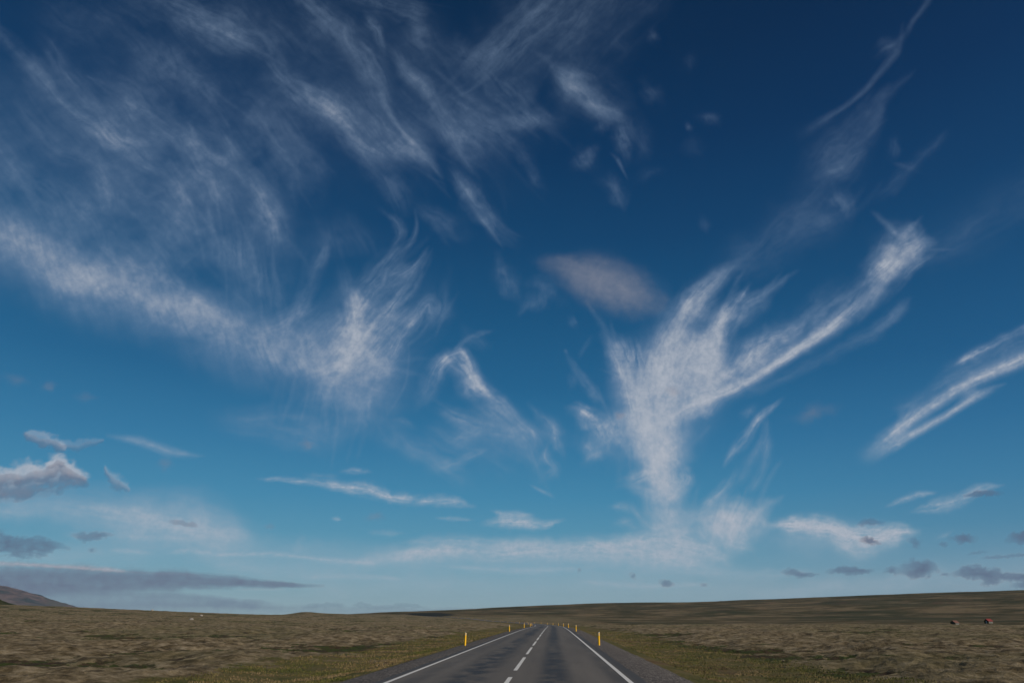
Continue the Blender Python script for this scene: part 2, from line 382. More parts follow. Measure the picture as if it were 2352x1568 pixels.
('veil', .07, None, [(2050,620,40),(2200,540,50),(2380,430,60)]),
# ---- lower sky, white
('haze', .20, 0, [(-20,1290,20),(300,1260,34),(700,1270,34),(1000,1310,34)]), ('haze', .20, 0, [(700,1350,16),(1200,1345,30),(1800,1350,30),(2380,1330,26)]),
('low', .26, None, [(700,1325,5),(800,1322,7),(930,1330,4)]), ('low', .30, None, [(1020,1300,5),(1180,1310,9),(1330,1305,5)]),
('low', .26, None, [(1330,1335,5),(1480,1345,7),(1620,1340,4)]), ('low', .30, None, [(1650,1240,8),(1700,1250,14),(1740,1262,6)]), ('low', .22, None, [(150,1228,6),(300,1232,10),(450,1240,5)]),
('tail', .34, None, [(248,1003,5),(320,1013,10),(385,1034,11),(430,1043,7),(468,1047,2)]),
('haze', .38, 10, [(-20,1165,30),(150,1170,40),(330,1190,56),(480,1220,60),(620,1240,30)]),
('haze', .18, 5, [(180,1200,40),(400,1190,60),(600,1230,30)]),
('low', .22, None, [(180,1165,10),(300,1180,18),(420,1215,18),(590,1225,8)]),
('low', .40, None, [(595,1099,4),(680,1103,7),(760,1112,9),(800,1120,12)]),
('low', .62, None, [(750,1115,6),(800,1120,12),(850,1125,15),(900,1142,12),(965,1145,8)]),
('low', .52, 170, [(950,1160,6),(980,1152,12),(1030,1150,11),(1085,1162,5)]),
('low', .34, None, [(785,1083,4),(815,1081,7),(850,1084,4)]),
('low', .14, None, [(700,1090,6),(780,1095,6)]),
('low', .34, None, [(1002,1189,2),(1040,1190,5),(1090,1194,2)]),
('low', .40, None, [(762,1190,3),(775,1192,5),(785,1194,2)]),
('low', .62, None, [(1110,1202,5),(1160,1195,16),(1205,1198,16),(1250,1203,10),(1300,1190,3)]),
('low', .40, None, [(1125,1172,4),(1160,1180,8),(1230,1182,4)]),
('tail', .30, None, [(1218,1112,2),(1243,1125,4),(1272,1140,4)]),
('low', .30, None, [(250,1262,3),(300,1265,6),(352,1271,3)]),
('low', .38, None, [(385,1270,3),(435,1265,7),(495,1272,3)]),
('low', .36, None, [(480,1275,3),(620,1271,7),(690,1278,4),(770,1287,7),(875,1295,4)]),
('haze', .24, 0, [(480,1300,20),(640,1310,26),(860,1320,26)]),
('haze', .30, 0, [(780,1300,10),(950,1280,30),(1150,1280,36),(1350,1285,40),(1560,1290,40),(1700,1300,20)]),
('low', .44, None, [(895,1290,6),(950,1278,16),(1040,1262,20),(1150,1268,26),(1280,1262,24),(1420,1268,30),(1520,1280,26),(1640,1300,10)]),
('low', .26, None, [(930,1245,8),(1050,1240,14),(1150,1250,12),(1240,1250,8)]),
('low', .20, None, [(845,1222,4),(890,1224,7),(930,1224,3)]),
('curd', .14, 60, [(670,1240,22),(700,1255,16)]),
('low', .46, None, [(1400,1250,16),(1500,1240,26),(1600,1260,26),(1680,1280,10)]),
('low', .24, None, [(1560,1310,8),(1700,1318,16),(1860,1312,8)]),
('low', .85, None, [(1760,1205,8),(1830,1205,20),(1900,1215,26),(1960,1235,26),(2040,1228,24),(2110,1222,8)]),
('low', .34, None, [(1900,1250,14),(1980,1265,18),(2040,1255,12)]),
('haze', .26, 0, [(1740,1220,30),(1900,1240,44),(2080,1240,30)]),
('low', .40, None, [(2033,1162,3),(2080,1143,7),(2120,1132,7),(2150,1130,3)]),
('low', .46, None, [(2090,1175,4),(2150,1160,14),(2200,1150,16),(2230,1128,12),(2260,1118,9),(2305,1113,2)]),
('low', .18, None, [(2150,1235,5),(2180,1225,5),(2190,1215,2)]),
('haze', .14, 0, [(1700,1370,20),(2000,1340,24),(2380,1290,40)]),
('curd', .34, 8, [(900,1285,10),(960,1275,16),(1030,1262,14),(1090,1272,10)]), ('curd', .30, 5, [(1110,1250,10),(1190,1262,18),(1290,1258,14)]),
('curd', .32, 5, [(1330,1262,12),(1420,1255,20),(1500,1262,20),(1570,1282,12)]), ('curd', .30, 170, [(1540,1235,14),(1620,1262,18),(1690,1290,10)]),
('curd', .30, 5, [(1800,1205,12),(1870,1208,18),(1960,1228,16),(2050,1226,14)]),
# ---- lower sky, grey and dark
('haze', .16, 10, [(1240,600,14),(1290,615,30),(1360,640,44),(1430,665,46),(1500,690,40),(1560,705,20)]),
('grey', .50, 15, [(1262,604,16),(1305,622,30),(1365,643,42),(1425,663,46),(1475,685,38),(1510,700,24)]),
('grey', .20, 15, [(1510,890,10),(1550,900,16),(1580,920,8)]), ('grey', .16, 15, [(1400,960,10),(1440,955,14)]),
('grey', .26, 0, [(1825,962,10),(1860,953,17),(1895,945,10)]), ('grey', .12, 0, [(1840,950,10),(1900,940,14),(1940,935,8)]),
('grey', .20, 0, [(10,862,12),(35,873,12),(65,880,5)]), ('grey', .30, 0, [(95,893,6),(112,890,12),(130,889,6)]), ('grey', .16, 0, [(168,908,6),(195,910,12),(230,914,5)]),
('puff', .50, None, [(58,993,10),(85,1000,18),(110,1010,20),(135,1022,14)]),
('puff', .26, None, [(140,1020,10),(180,1022,13),(220,1016,10),(240,1016,4)]),
('grey', .26, 0, [(355,1060,8),(375,1062,16),(392,1068,8)]), ('grey', .24, 0, [(690,1018,5),(705,1018,12),(716,1016,5)]),
('puff', .38, None, [(243,1083,5),(258,1098,14),(272,1110,17),(290,1120,8)]),
('puff', .60, None, [(-60,1115,30),(0,1108,34),(60,1105,36),(115,1092,38),(160,1098,30),(190,1104,14)]),
('puff', .62, None, [(-40,1098,18),(20,1092,22),(70,1088,24),(110,1078,26),(135,1074,24),(165,1088,20),(190,1100,12)]),
('puff', .50, None, [(112,1066,10),(128,1062,14),(142,1066,12)]),
('grey', .34, 0, [(-30,1130,14),(60,1130,14),(150,1120,12)]),
('grey', .30, 0, [(840,1187,6),(868,1185,9),(886,1188,5)]), ('grey', .20, 0, [(608,1207,4),(625,1206,6),(633,1208,3)]),
('dark', .66, 5, [(-30,1248,32),(40,1252,30),(90,1256,22),(130,1252,10),(160,1258,5)]),
('dark', .40, 5, [(165,1228,4),(200,1233,12),(235,1228,8),(262,1228,3)]), ('dark', .30, 5, [(205,1262,5),(220,1262,7)]),
('dark', .20, 5, [(385,1196,5),(430,1203,7),(460,1208,4)]),
('bank', .80, 2, [(-60,1338,50),(120,1334,40),(260,1332,32),(400,1333,24),(520,1337,17),(640,1341,8),(745,1345,3)]),
('bank', .50, 2, [(-30,1380,40),(200,1375,34),(420,1378,20),(640,1392,10)]),
('bank', .28, 2, [(-30,1410,20),(300,1398,16),(700,1400,12),(1000,1404,10),(1300,1400,6)]),
('low', .85, 2, [(-30,1292,5),(60,1296,5),(130,1300,5),(200,1304,6),(250,1307,6),(300,1312,3)]),
('low', .34, 2, [(280,1312,3),(360,1316,3),(460,1320,3)]),
('low', .26, 2, [(540,1353,2),(600,1352,3),(660,1353,2)]),
('dark', .26, 2, [(690,1392,4),(760,1388,6),(800,1392,4)]), ('dark', .24, 2, [(800,1394,4),(830,1388,8),(870,1394,5),(940,1390,6),(990,1396,3)]),
('dark', .20, 2, [(460,1390,5),(520,1384,8),(600,1392,4)]),
('dark', .55, 0, [(2215,1138,4),(2255,1132,8),(2300,1132,5)]),
('dark', .45, 0, [(1970,1202,5),(1995,1198,8),(2030,1200,4)]), ('dark', .60, 0, [(1976,1240,4),(1992,1240,8),(2014,1245,6),(2026,1248,3)]),
('dark', .40, 0, [(2090,1240,7),(2105,1245,12),(2115,1242,6)]), ('dark', .70, 0, [(2183,1236,6),(2210,1236,11),(2240,1237,8)]),
('dark', .35, 0, [(2155,1248,3),(2170,1250,7),(2180,1248,3)]), ('dark', .75, 0, [(2306,1240,6),(2340,1230,17),(2380,1232,18)]),
('dark', .35, 0, [(2255,1280,3),(2300,1278,4),(2380,1270,4)]), ('dark', .24, 0, [(2220,1272,3),(2250,1268,4),(2270,1266,3)]),
('dark', .60, 0, [(1797,1312,4),(1815,1312,9),(1845,1320,6),(1880,1318,3)]), ('dark', .68, 0, [(1898,1312,5),(1940,1308,10),(1985,1310,7),(2010,1308,3)]),
('dark', .60, 0, [(2032,1310,6),(2060,1310,9)]), ('dark', .78, 0, [(2065,1308,14),(2100,1308,20),(2140,1305,16),(2152,1310,8)]),
('dark', .72, 0, [(2190,1318,7),(2225,1313,14),(2280,1320,14),(2330,1326,8),(2380,1318,14)]), ('dark', .45, 0, [(2160,1320,3),(2180,1318,4)]),
('dark', .55, 0, [(2252,1340,5),(2275,1336,8),(2300,1332,5)]), ('dark', .55, 0, [(2322,1345,6),(2380,1342,10)]),
('dark', .55, 0, [(1515,1335,6),(1530,1339,9),(1547,1341,4)]), ('dark', .35, 0, [(1450,1318,7),(1457,1325,6)]), ('dark', .22, 0, [(1608,1341,4),(1625,1344,4)]),
('dark', .30, 0, [(2195,1362,2),(2205,1357,4)]), ('dark', .20, 0, [(1330,1312,6),(1332,1304,5)]),
]

def hairs():
    """loose single strands that fray the edges of the larger wisps"""
    R_ = np.random.RandomState(23); out = []
    dens = {'wisp': 1.25, 'veil': .8, 'plume': 1.1, 'tail': .8, 'low': .5}
    for kind, I, ang, pts in STROKES:
        if kind not in dens: continue
        P = spline(pts, 6); mw = P[:, 2].max()
        if mw < 9: continue
        seg = np.hypot(*np.diff(P[:, :2], axis=0).T); tot = seg.sum()
        for _ in range(min(16, int(dens[kind] * tot * mw / 1500) + 1)):
            i = R_.randint(len(P) - 1); w = P[i, 2]; tx, ty = P[i + 1, :2] - P[i, :2]; l = math.hypot(tx, ty) + 1e-6
            o = R_.randn() * .42 * w; cx_, cy_ = P[i, 0] - ty / l * o, P[i, 1] + tx / l * o
            th = math.atan2(ty, tx) if ang is None or (kind in ('plume', 'low')) and R_.rand() < .4 else math.radians(ang)
            th += math.radians(R_.randn() * (5 if kind != 'low' else 1.5) + o / max(w, 1) * (5 if ang is None else 0))
            L = R_.uniform(.6, 1.8) * min(max(2.4 * mw, 46), 170); cu = R_.randn() * .05 * L
            q = [(cx_ + math.cos(th) * L * t - math.sin(th) * cu * (1 - 4 * t * t), cy_ + math.sin(th) * L * t + math.cos(th) * cu * (1 - 4 * t * t)) for t in (-.5, -.17, .17, .5)]
            hw = R_.uniform(3.5, 9.); up = .62 if cy_ < 420 else 1.
            out.append(('hair', min(.085, I * R_.uniform(.10, .32)) * up, None, [(q[0][0], q[0][1], hw * .5), (q[1][0], q[1][1], hw), (q[2][0], q[2][1], hw), (q[3][0], q[3][1], hw * .5)]))
    return out

def run_on(pts):
    """strokes that reach the rim of the authored field carry on beyond it"""
    p = list(pts)
    if len(p) < 2: return p
    out = lambda q: q[0] < 8 or q[0] > 2340 or q[1] < 8
    if out(p[0]): p = [tuple(p[0][k] + (p[0][k] - p[1][k]) * (1.6 if k < 2 else 0) for k in range(3))] + p
    if out(p[-1]): p = p + [tuple(p[-1][k] + (p[-1][k] - p[-2][k]) * (1.6 if k < 2 else 0) for k in range(3))]
    return p

def cloud_field(X, Y):
    """density and shade (0 white .. 1 slate) of the cloud sheet at chart points."""
    shp = X.shape; X = X.ravel(); Y = Y.ravel()
    A = np.zeros(len(X)); S = np.zeros(len(X))
    # slow shared curl, so neighbouring strands wander together
    G = 1 + 1.3 * fbm(X / 150 + .35 * Y / 150, Y / 110 - .2 * X / 150, 4, 77, .6)   # patchy thickness
    G = np.clip(G, .25, 2) * (.46 + .54 * sstep(380, 780, Y))
    T = 1 + .27 * fbm(X / 17, Y / 15, 4, 141, .7)
    wx = fbm(X / 170, Y / 170, 3, 3); wy = fbm(X / 170 + 40, Y / 170, 3, 9)
    fx = fbm(X / 42, Y / 42, 4, 21); fy = fbm(X / 42 + 9, Y / 42 + 5, 4, 33)
    order = np.argsort(Y, kind='stable'); Ys = Y[order]
    white = [s_ for s_ in STROKES if KIND[s_[0]][6] < .2]; grey_ = [s_ for s_ in STROKES if KIND[s_[0]][6] >= .2]
    for n, (kind, I, ang, pts) in enumerate(white + hairs() + grey_):
        L, F, con, rough, soft, warp, shade = KIND[kind]
        P = spline(run_on(pts), 10 if kind != 'hair' else 4)
        mw = max(p[2] for p in pts); mg = mw * 1.9 + warp * 1.5
        m = order[np.searchsorted(Ys, P[:, 1].min() - mg):np.searchsorted(Ys, P[:, 1].max() + mg)]; m = m[(X[m] > P[:, 0].min() - mg) & (X[m] < P[:, 0].max() + mg)]
        if len(m) == 0: continue
        k = min(1., mw / 14.) if kind != 'hair' else 1.
        fw = .35 if kind in ('hair', 'wisp', 'veil', 'tail', 'plume', 'haze') else .9
        x = X[m] + k * warp * (wx[m] * 1.5 + fx[m] * fw); y = Y[m] + k * warp * (wy[m] * 1.5 + fy[m] * fw)
        if kind in ('low', 'dark', 'bank'): y = Y[m] + (y - Y[m]) * .35
        best = np.full(len(m), 1e18); s = np.zeros(len(m)); v = np.zeros(len(m)); w = np.ones(len(m))
        al = 0.
        SL = np.concatenate([[0], np.cumsum(np.hypot(*np.diff(P[:, :2], axis=0).T))]); tot = SL[-1]
        for i in range(len(P) - 1):
            ax, ay, aw = P[i]; dx, dy = P[i + 1, :2] - P[i, :2]; l2 = dx * dx + dy * dy + 1e-9
            t = ((x - ax) * dx + (y - ay) * dy) / l2
            if i == 0: tc = np.clip(t, 0, 1)
            else: tc = np.clip(t, 0, 1)
            ex = x - ax - tc * dx; ey = y - ay - tc * dy; d = ex * ex + ey * ey
            b = d < best
            best[b] = d[b]; l = math.sqrt(l2)
            s[b] = SL[i] + tc[b] * l
            v[b] = ((dx * (y[b] - ay) - dy * (x[b] - ax)) / l)
            w[b] = aw + tc[b] * (P[i + 1, 2] - aw)
        w = np.maximum(w, 1.)
        r = np.sqrt(best) / w
        if ang is None:
            a = s; b_ = v + .3 * w * fx[m] * (1 if kind != 'tail' else .25); bf = v + .05 * w * fx[m]
        else:
            c, q = math.cos(math.radians(ang)), math.sin(math.radians(ang))
            a = x * c + y * q; b_ = -x * q + y * c; bf = b_
        Fk = min(F, mw * .7 + 3); Lk = max(L * min(1., mw / 16.), Fk * 2.)
        n1 = fbm(a / Lk + n * 3.1, b_ / Fk + n * 1.7, 5, n % 50, .6)
        n2 = fbm(x / (mw * 1.3 + 8) + n, y / (mw * 1.1 + 8), 4, 60 + n % 30, .6)
        fibrous = kind in ('wisp', 'veil', 'tail', 'plume', 'haze')
        f1 = min(15., mw * .55 + 3); f2 = f1 * .5
        g1 = fbm(a / (f1 * 9) + n * 1.3, (bf + 3 * n2) / f1, 4, 90 + n % 20, .6)
        g2 = fbm(a / (f2 * 10) - n, (bf + 2 * n2) / f2, 3, 120 + n % 20, .6)
        fil = np.clip(1 - 3.2 * np.abs(g1), 0, 1) * .5 + g1 * 1.1 + g2 * .9 + np.clip(1 - 3.5 * np.abs(g2), 0, 1) * .25 - .34
        n3 = g2
        if soft >= .85:
            fx_ = {'wisp': .50, 'veil': .34, 'tail': .24, 'plume': .18, 'haze': .16, 'curd': .30, 'low': .25}.get(kind, 0.)
            rr = np.maximum(r * .74 + rough * (.75 * n1 + .75 * n2), 0)
            prof = np.exp(-2.3 * rr ** 2) * sstep(1.9, 1.1, r)
            den = I * prof * np.clip(1 + con * (1.5 * n1 + .8 * n2 + .22 * n3) + fx_ * fil * (.5 + 1.2 * np.clip(.5 + n1 + n2, 0, 1)), .04, 2.8)
        else:
            rr = r * .9 + rough * (.9 * n1 + 1.1 * n2)
            prof = sstep(0, soft, np.clip(1.1 - rr, 0, 2))
            den = I * prof * np.clip(1 + con * (1.5 * n1 + 1.5 * n2), .1, 2)
        den = np.clip(den * (T[m] if soft >= .85 and kind not in ('haze', 'plume') else 1), 0, .97)
        if soft >= .75 and tot > mw * 1.2:
            e = np.minimum(s, tot - s) / (min(tot * .45, 14 + mw * (1.6 if kind != 'tail' else 5.)) * (1 + .7 * n2))
            den = den * (.12 + .88 * sstep(-.15, 1., e))
        if soft >= .85 and kind not in ('low', 'tail', 'hair'): den = den * (G[m] if kind in ('veil', 'wisp', 'curd') else np.sqrt(G[m]))
        sh = shade
        if kind == 'puff':
            sh = np.clip(-.02 + .75 * (v / w * (1 if pts[-1][0] > pts[0][0] else -1)) + .3 * n2 + .25, 0, 1)
        A[m] = den + A[m] * (1 - den); S[m] = sh * den + S[m] * (1 - den)
    return A.reshape(shp), (S / np.maximum(A, 1e-4)).reshape(shp)
# ---------------------------------------------------------------- sky dome that carries the clouds
m, t, b = mat('cloud_layer'); t.n.remove(b)
dn = t.attr('cloud_cover'); shd = t.attr('cloud_grey')
pos = t.add('ShaderNodeTexCoord').outputs['Object']
fine = t.noise(t.scl(pos, (.0022, .0022, .0022)), 1.0, 5, .65)
dens = t.m('MULTIPLY', dn, t.sm(fine, .25, .75, .86, 1.14), clamp=True)
up = t.m('DIVIDE', t.add('ShaderNodeSeparateXYZ', {0: pos}).outputs[2], 42000.)
thin = t.mix(t.sm(up, .06, .36), lin((160, 176, 190)), lin((128, 151, 179)))          # thin ice takes the blue of the sky around it
white = t.mix(t.sm(dens, .22, .88), thin, lin((172, 179, 191)))
grey = t.ramp(shd, [(0, lin((164, 168, 180))), (.35, lin((144, 146, 158))), (.55, lin((114, 122, 141))), (1, lin((88, 103, 128)))])
ccol = t.mix(t.sm(shd, .04, .16), white, grey)
em = t.add('ShaderNodeEmission', {'Color': ccol, 'Strength': 1.0})
tr = t.add('ShaderNodeBsdfTransparent')
mx = t.add('ShaderNodeMixShader', {0: dens, 1: tr.outputs[0], 2: em.outputs[0]})
t.l.new(mx.outputs[0], t.n['Material Output'].inputs[0]); m.cycles.emission_sampling = 'NONE'
DS = .08
azs = np.concatenate([np.arange(-51, 51 + 1e-6, DS), np.arange(54, 308, 3.)]); els = np.concatenate([np.arange(-2.4, 51, DS), np.arange(51.5, 90, 3.), [89.9]])
AZ, EL = np.meshgrid(np.radians(azs), np.radians(els))
D = np.stack([np.sin(AZ) * np.cos(EL), np.cos(AZ) * np.cos(EL), np.sin(EL)], -1).reshape(-1, 3)
cx, cy, ok = chart(D)
A = np.zeros(len(D)); S = np.zeros(len(D))
win = ok & (cx > -250) & (cx < 2600) & (cy > -250) & (cy < 1600)
A[win], S[win] = cloud_field(cx[win], cy[win])
hz = D[:, 2] + .12
gen = np.clip(fbm(D[:, 0] / hz * 1.3, D[:, 1] / hz * .8, 5, 5) + .1, 0, 1) * .5
inside = sstep(-260, -60, cx) * sstep(2610, 2420, cx) * sstep(-260, -60, cy) * ok
A = A + gen * (1 - inside) * (1 - A)
dome = mesh_np('sky', D * 42000., grid_faces(len(els), len(azs), True), m, attrs={'cloud_cover': A, 'cloud_grey': S})
tag(dome, kind='structure')
# ---------------------------------------------------------------- lie of the land
def road_x(y):
    y = np.asarray(y, float); q = np.clip(y - 150, 0, None)
    k = 1.35e-4 + .62e-4 * np.clip((y - 250) / 450, 0, 1)
    return -1.3 - k * q * q
RZ = ([-400, 0, 50, 100, 150, 200, 300, 400, 500, 600, 700, 780, 850, 950, 1050, 1300, 1700],
      [0, 0, -.03, -.10, -.36, -.74, -1.45, -1.98, -2.25, -2.35, -2.05, -1.3, -.55, .45, 1.35, 3.4, 8])
def pchip(x, X, Y):
    X = np.asarray(X, float); Y = np.asarray(Y, float); h = np.diff(X); d = np.diff(Y) / h
    mm = np.zeros(len(X)); mm[0] = d[0]; mm[-1] = d[-1]
    for i in range(1, len(X) - 1):
        if d[i - 1] * d[i] > 0: mm[i] = 2 * d[i - 1] * d[i] / (d[i - 1] + d[i])
    x = np.clip(x, X[0], X[-1]); i = np.clip(np.searchsorted(X, x) - 1, 0, len(h) - 1); t = (x - X[i]) / h[i]
    return (Y[i] * (2 * t**3 - 3 * t**2 + 1) + mm[i] * h[i] * (t**3 - 2 * t**2 + t) + Y[i + 1] * (-2 * t**3 + 3 * t**2) + mm[i + 1] * h[i] * (t**3 - t**2))
def road_z(y): return pchip(y, *RZ)
RK = [0, 40, 100, 200, 300, 345, 450, 650, 850, 1100, 1600, 2400, 3200, 6000, 13500]
CK = [(-600, [0, -.35, -.5, .8, 2.6, 3.4, 5.5, 10., 9, 6, 0, -10, -10, -10, -10]),
      (0,    [0, -.35, -.5, .7, 2.1, 2.7, 4.6, 9.3, 8, 4, 0, -10, -10, -10, -10]),
      (300,  [0, -.35, -.5, .4, 1.3, 1.7, 3.2, 6.3, 5.5, 2, 0, -10, -10, -10, -10]),
      (600,  [0, -.35, -.5, -.3, .2, .5, 1.3, 3.1, 2.8, 0, -2, -8, -10, -10, -10]),
      (760,  [0, -.35, -.5, -.6, -.4, -.2, .5, 2.4, 4.6, 4, 4, 6, 4, -10, -10]),
      (900,  [0, -.35, -.5, -.8, -1.0, -1.0, -.4, 1.2, 2.0, 3.4, 8, 15.6, 8, -10, -10]),
      (1059, [0, -.35, -.5, -.9, -1.5, -1.7, -1.9, -2.0, -.8, 1.6, 9, 23, 12, -10, -10]),
      (1203, [0, -.35, -.5, -.9, -1.6, -1.9, -2.4, -2.8, -2.2, .8, 12, 33, 18, -10, -10]),
      (1365, [0, -.35, -.45, -.9, -1.6, -1.9, -3.4, -4.0, -4.0, 0, 16, 41, 25, -10, -10]),
      (1600, [0, -.35, -.4, -.8, -1.5, -1.9, -4.6, -6.0, -5.5, 0, 19, 44, 28, -10, -10]),
      (1800, [0, -.35, -.4, -.8, -1.4, -1.8, -4.2, -4.5, -3.8, 0, 22, 53, 34, 0, -10]),
      (2000, [0, -.35, -.4, -.7, -1.3, -1.8, -3.8, -3.4, -2.6, .5, 25, 58.5, 40, 0, -10]),
      (2200, [0, -.35, -.4, -.7, -1.2, -1.75, -3.6, -2.9, -2.0, 1, 28, 64, 45, 0, -10]),
      (2352, [0, -.35, -.4, -.7, -1.2, -1.75, -3.6, -2.6, -1.6, 2, 31, 67, 50, 0, -10]),
      (3000, [0, -.35, -.4, -.7, -1.2, -1.75, -3.6, -2.6, -1, 4, 34, 75, 60, 0, -10])]
KAZ = np.array([ray(p, 1415)[0] for p, _ in CK])
def land_base(az, r):
    """smooth lie of the land at azimuth az (from +Y) and range r, arrays"""
    sh = r.shape; az = az.ravel(); r = r.ravel()
    Z = np.stack([pchip(r, RK, z) for _, z in CK])
    a = np.clip(az, KAZ[0], KAZ[-1]); i = np.clip(np.searchsorted(KAZ, a) - 1, 0, len(KAZ) - 2)
    u = (a - KAZ[i]) / (KAZ[i + 1] - KAZ[i]); n = np.arange(len(a))
    # Catmull-Rom across azimuth
    i0 = np.clip(i - 1, 0, None); i3 = np.clip(i + 2, None, len(KAZ) - 1)
    p0, p1, p2, p3 = Z[i0, n], Z[i, n], Z[i + 1, n], Z[i3, n]
    z = p1 + .5 * u * (p2 - p0 + u * (2 * p0 - 5 * p1 + 4 * p2 - p3 + u * (3 * (p1 - p2) + p3 - p0)))
    # long swells, and the small hillock on the left skyline
    x = r * np.sin(az); y = r * np.cos(az)
    z = z + sstep(120, 500, r) * (.5 * fbm(x / 120, y / 120, 3, 12) + .25 * fbm(x / 35, y / 35, 3, 15)) * sstep(3.0, 5., np.abs(x - road_x(y)) / 6)
    z = z + sstep(700, 1500, r) * (2.2 * fbm(x / 420, y / 420, 4, 18) + 3.5 * np.abs(fbm(x / 300 + y / 900, y / 1400, 3, 24)) - 1.)* sstep(5000, 2400, r)
    pa = ray(702, 1415)[0]; z = z + 2.2 * np.exp(-((az - pa) / .020) ** 2 - ((r - 780) / 110) ** 2)
    pa = ray(1660, 1415)[0]; z = z + 2.0 * np.exp(-((az - pa) / .002) ** 2 - ((r - 2380) / 60) ** 2)
    return z.reshape(sh)
def land(az, r, detail=True):
    x = r * np.sin(az); y = r * np.cos(az); z = land_base(az, r)
    d = np.abs(x - road_x(y)); rz = road_z(y)
    live = sstep(1500, 1250, y) * (y > -350)
    d = np.where(live > 0, d, 99.)
    wob = .7 * fbm(x / 7, y / 7, 3, 44)
    field = sstep(9.0, 16., d + wob * 2)                      # 0 verge, 1 open moss heath
    bank = rz - .16 - .34 * sstep(4.2, 8.5, d)
    z = bank * (1 - sstep(6, 20 + np.clip(r - 250, 0, 400) * .04, d)) + z * sstep(6, 20 + np.clip(r - 250, 0, 400) * .04, d)
    hum = np.zeros_like(x)
    if detail:
        near = sstep(260, 60, r)
        b1 = np.clip(1 - 2.4 * np.abs(fbm(x / 2.0 + .6, y / 2.6, 4, 50)), -.3, 1)     # pillowy moss
        b2 = fbm(x / .48, y / .6, 3, 56)
        b3 = fbm(x / 5.5, y / 7, 3, 61); b4 = fbm(x / 17, y / 22, 3, 66)
        hum = near * (.11 * b1 + .055 * b2) + sstep(1000, 400, r) * (.46 * b3 + .66 * b4)
        z = z + hum * (.12 + .88 * field) * sstep(4.5, 8.5, d)
        z = z + near * .02 * fbm(x / .35, y / .5, 2, 70) * sstep(4.5, 6, d)
    z = z - .35 * sstep(5.0, 4.3, d)                             # bed under the carriageway
    return x, y, z, field, hum, d
def ground_z(x, y):
    az = np.array([math.atan2(x, y)]); r = np.array([math.hypot(x, y)]); return float(land(az, r)[2][0])

GA = np.radians(np.concatenate([np.arange(-41, 41 + 1e-6, .09), np.arange(43, 319, 3.)]))
GR = np.concatenate([[.3, 1.5, 3, 5, 7, 9, 11, 13, 15], 15 * 1.0052 ** np.arange(1, 640), [418.]])
GR = np.concatenate([GR, GR[-1] * 1.011 ** np.arange(1, 190)]); GR = np.concatenate([GR, GR[-1] * 1.07 ** np.arange(1, 18)])
GR = GR[GR < 13500]
ga, gr = np.meshgrid(GA, GR)
gx, gy, gz, gfield, ghum, gd = land(ga, gr)
gheath = sstep(320, 350, gr + 6 * fbm(gx / 30, gy / 30, 3, 80)) * sstep(ray(1220, 1415)[0], ray(1420, 1415)[0], ga) * (ga < 1.7)
gheath = np.maximum(gheath, sstep(1050, 1250, gr) * (ga < 1.7))

_lx = ray(985, 1415)[0]; gshadow = np.clip(1.25 - ((ga - _lx) / .036) ** 2 - ((gr - 1330) / 260) ** 2 + .5 * fbm(gx / 60, gy / 60, 4, 71), 0, 1); gshadow = sstep(.2, .7, gshadow)  # cloud shadow on the far heath, painted in as a dark patch
m, t, b = mat('moss_heath', .95, .12)
P = t.add('ShaderNodeNewGeometry').outputs['Position']
fa, ha, ea, la = t.attr('field'), t.attr('hummock'), t.attr('heath'), t.attr('cloud_shadow')
n_big = t.noise(P, .03, 5, .6); n_mid = t.noise(P, .30, 6, .68); n_sml = t.noise(P, 1.0, 7, .72); n_fine = t.noise(P, 9., 4, .7)
moss = t.ramp(n_sml, [(.34, (.050, .038, .018)), (.44, (.118, .088, .048)), (.51, (.195, .150, .088)), (.59, (.285, .225, .142)), (.70, (.36, .295, .205))])
moss = t.mix(t.sm(n_big, .44, .60, 0, .6), moss, t.ramp(n_sml, [(.3, (.070, .062, .026)), (.5, (.135, .118, .056)), (.7, (.20, .17, .09))]))
green = t.ramp(n_fine, [(.3, (.024, .034, .007)), (.5, (.046, .062, .013)), (.7, (.080, .095, .026))])
brown = t.ramp(n_fine, [(.3, (.028, .017, .010)), (.55, (.062, .042, .024)), (.75, (.105, .078, .045))])
lowf = t.m('ADD', t.m('MULTIPLY', t.m('SUBTRACT', t.noise(P, 1.1, 5, .7), .5), 1.6), 0.)
lowf = t.m('ADD', lowf, t.m('ADD', t.m('MULTIPLY', t.m('SUBTRACT', t.sm(ha, .30, -.36), .42), 1.7), t.m('ADD', t.m('MULTIPLY', t.m('SUBTRACT', n_mid, .5), 2.8), t.m('MULTIPLY', t.m('SUBTRACT', n_big, .5), 1.6))))
c = t.mix(t.sm(lowf, .12, .27), moss, t.mix(t.sm(n_sml, .44, .56), brown, green))
c = t.mix(t.sm(t.noise(P, .55, 7, .74), .555, .625, 0, .8), c, (.045, .034, .022))
verge = t.ramp(t.m('ADD', t.m('MULTIPLY', n_mid, .55), t.m('MULTIPLY', n_fine, .45)), [(.36, (.040, .048, .010)), (.44, (.085, .084, .022)), (.51, (.130, .108, .040)), (.58, (.165, .120, .058)), (.68, (.22, .165, .095))])
verge = t.mix(t.sm(t.noise(P, .16, 4, .6), .52, .64, 0, .7), verge, (.135, .078, .045))
gr_edge = t.m('ADD', fa, t.m('MULTIPLY', t.m('SUBTRACT', n_mid, .5), 2.4))
c = t.mix(t.sm(gr_edge, .2, .55), verge, c)
hs = t.noise(P, .011, 8, .74); hb = t.noise(P, .0034, 6, .62)
heath = t.ramp(hs, [(.38, (.026, .026, .008)), (.46, (.060, .050, .020)), (.52, (.100, .075, .038)), (.59, (.170, .125, .070)), (.7, (.10, .092, .04))])  # hill heath; its dark tones also stand in for cloud shade there
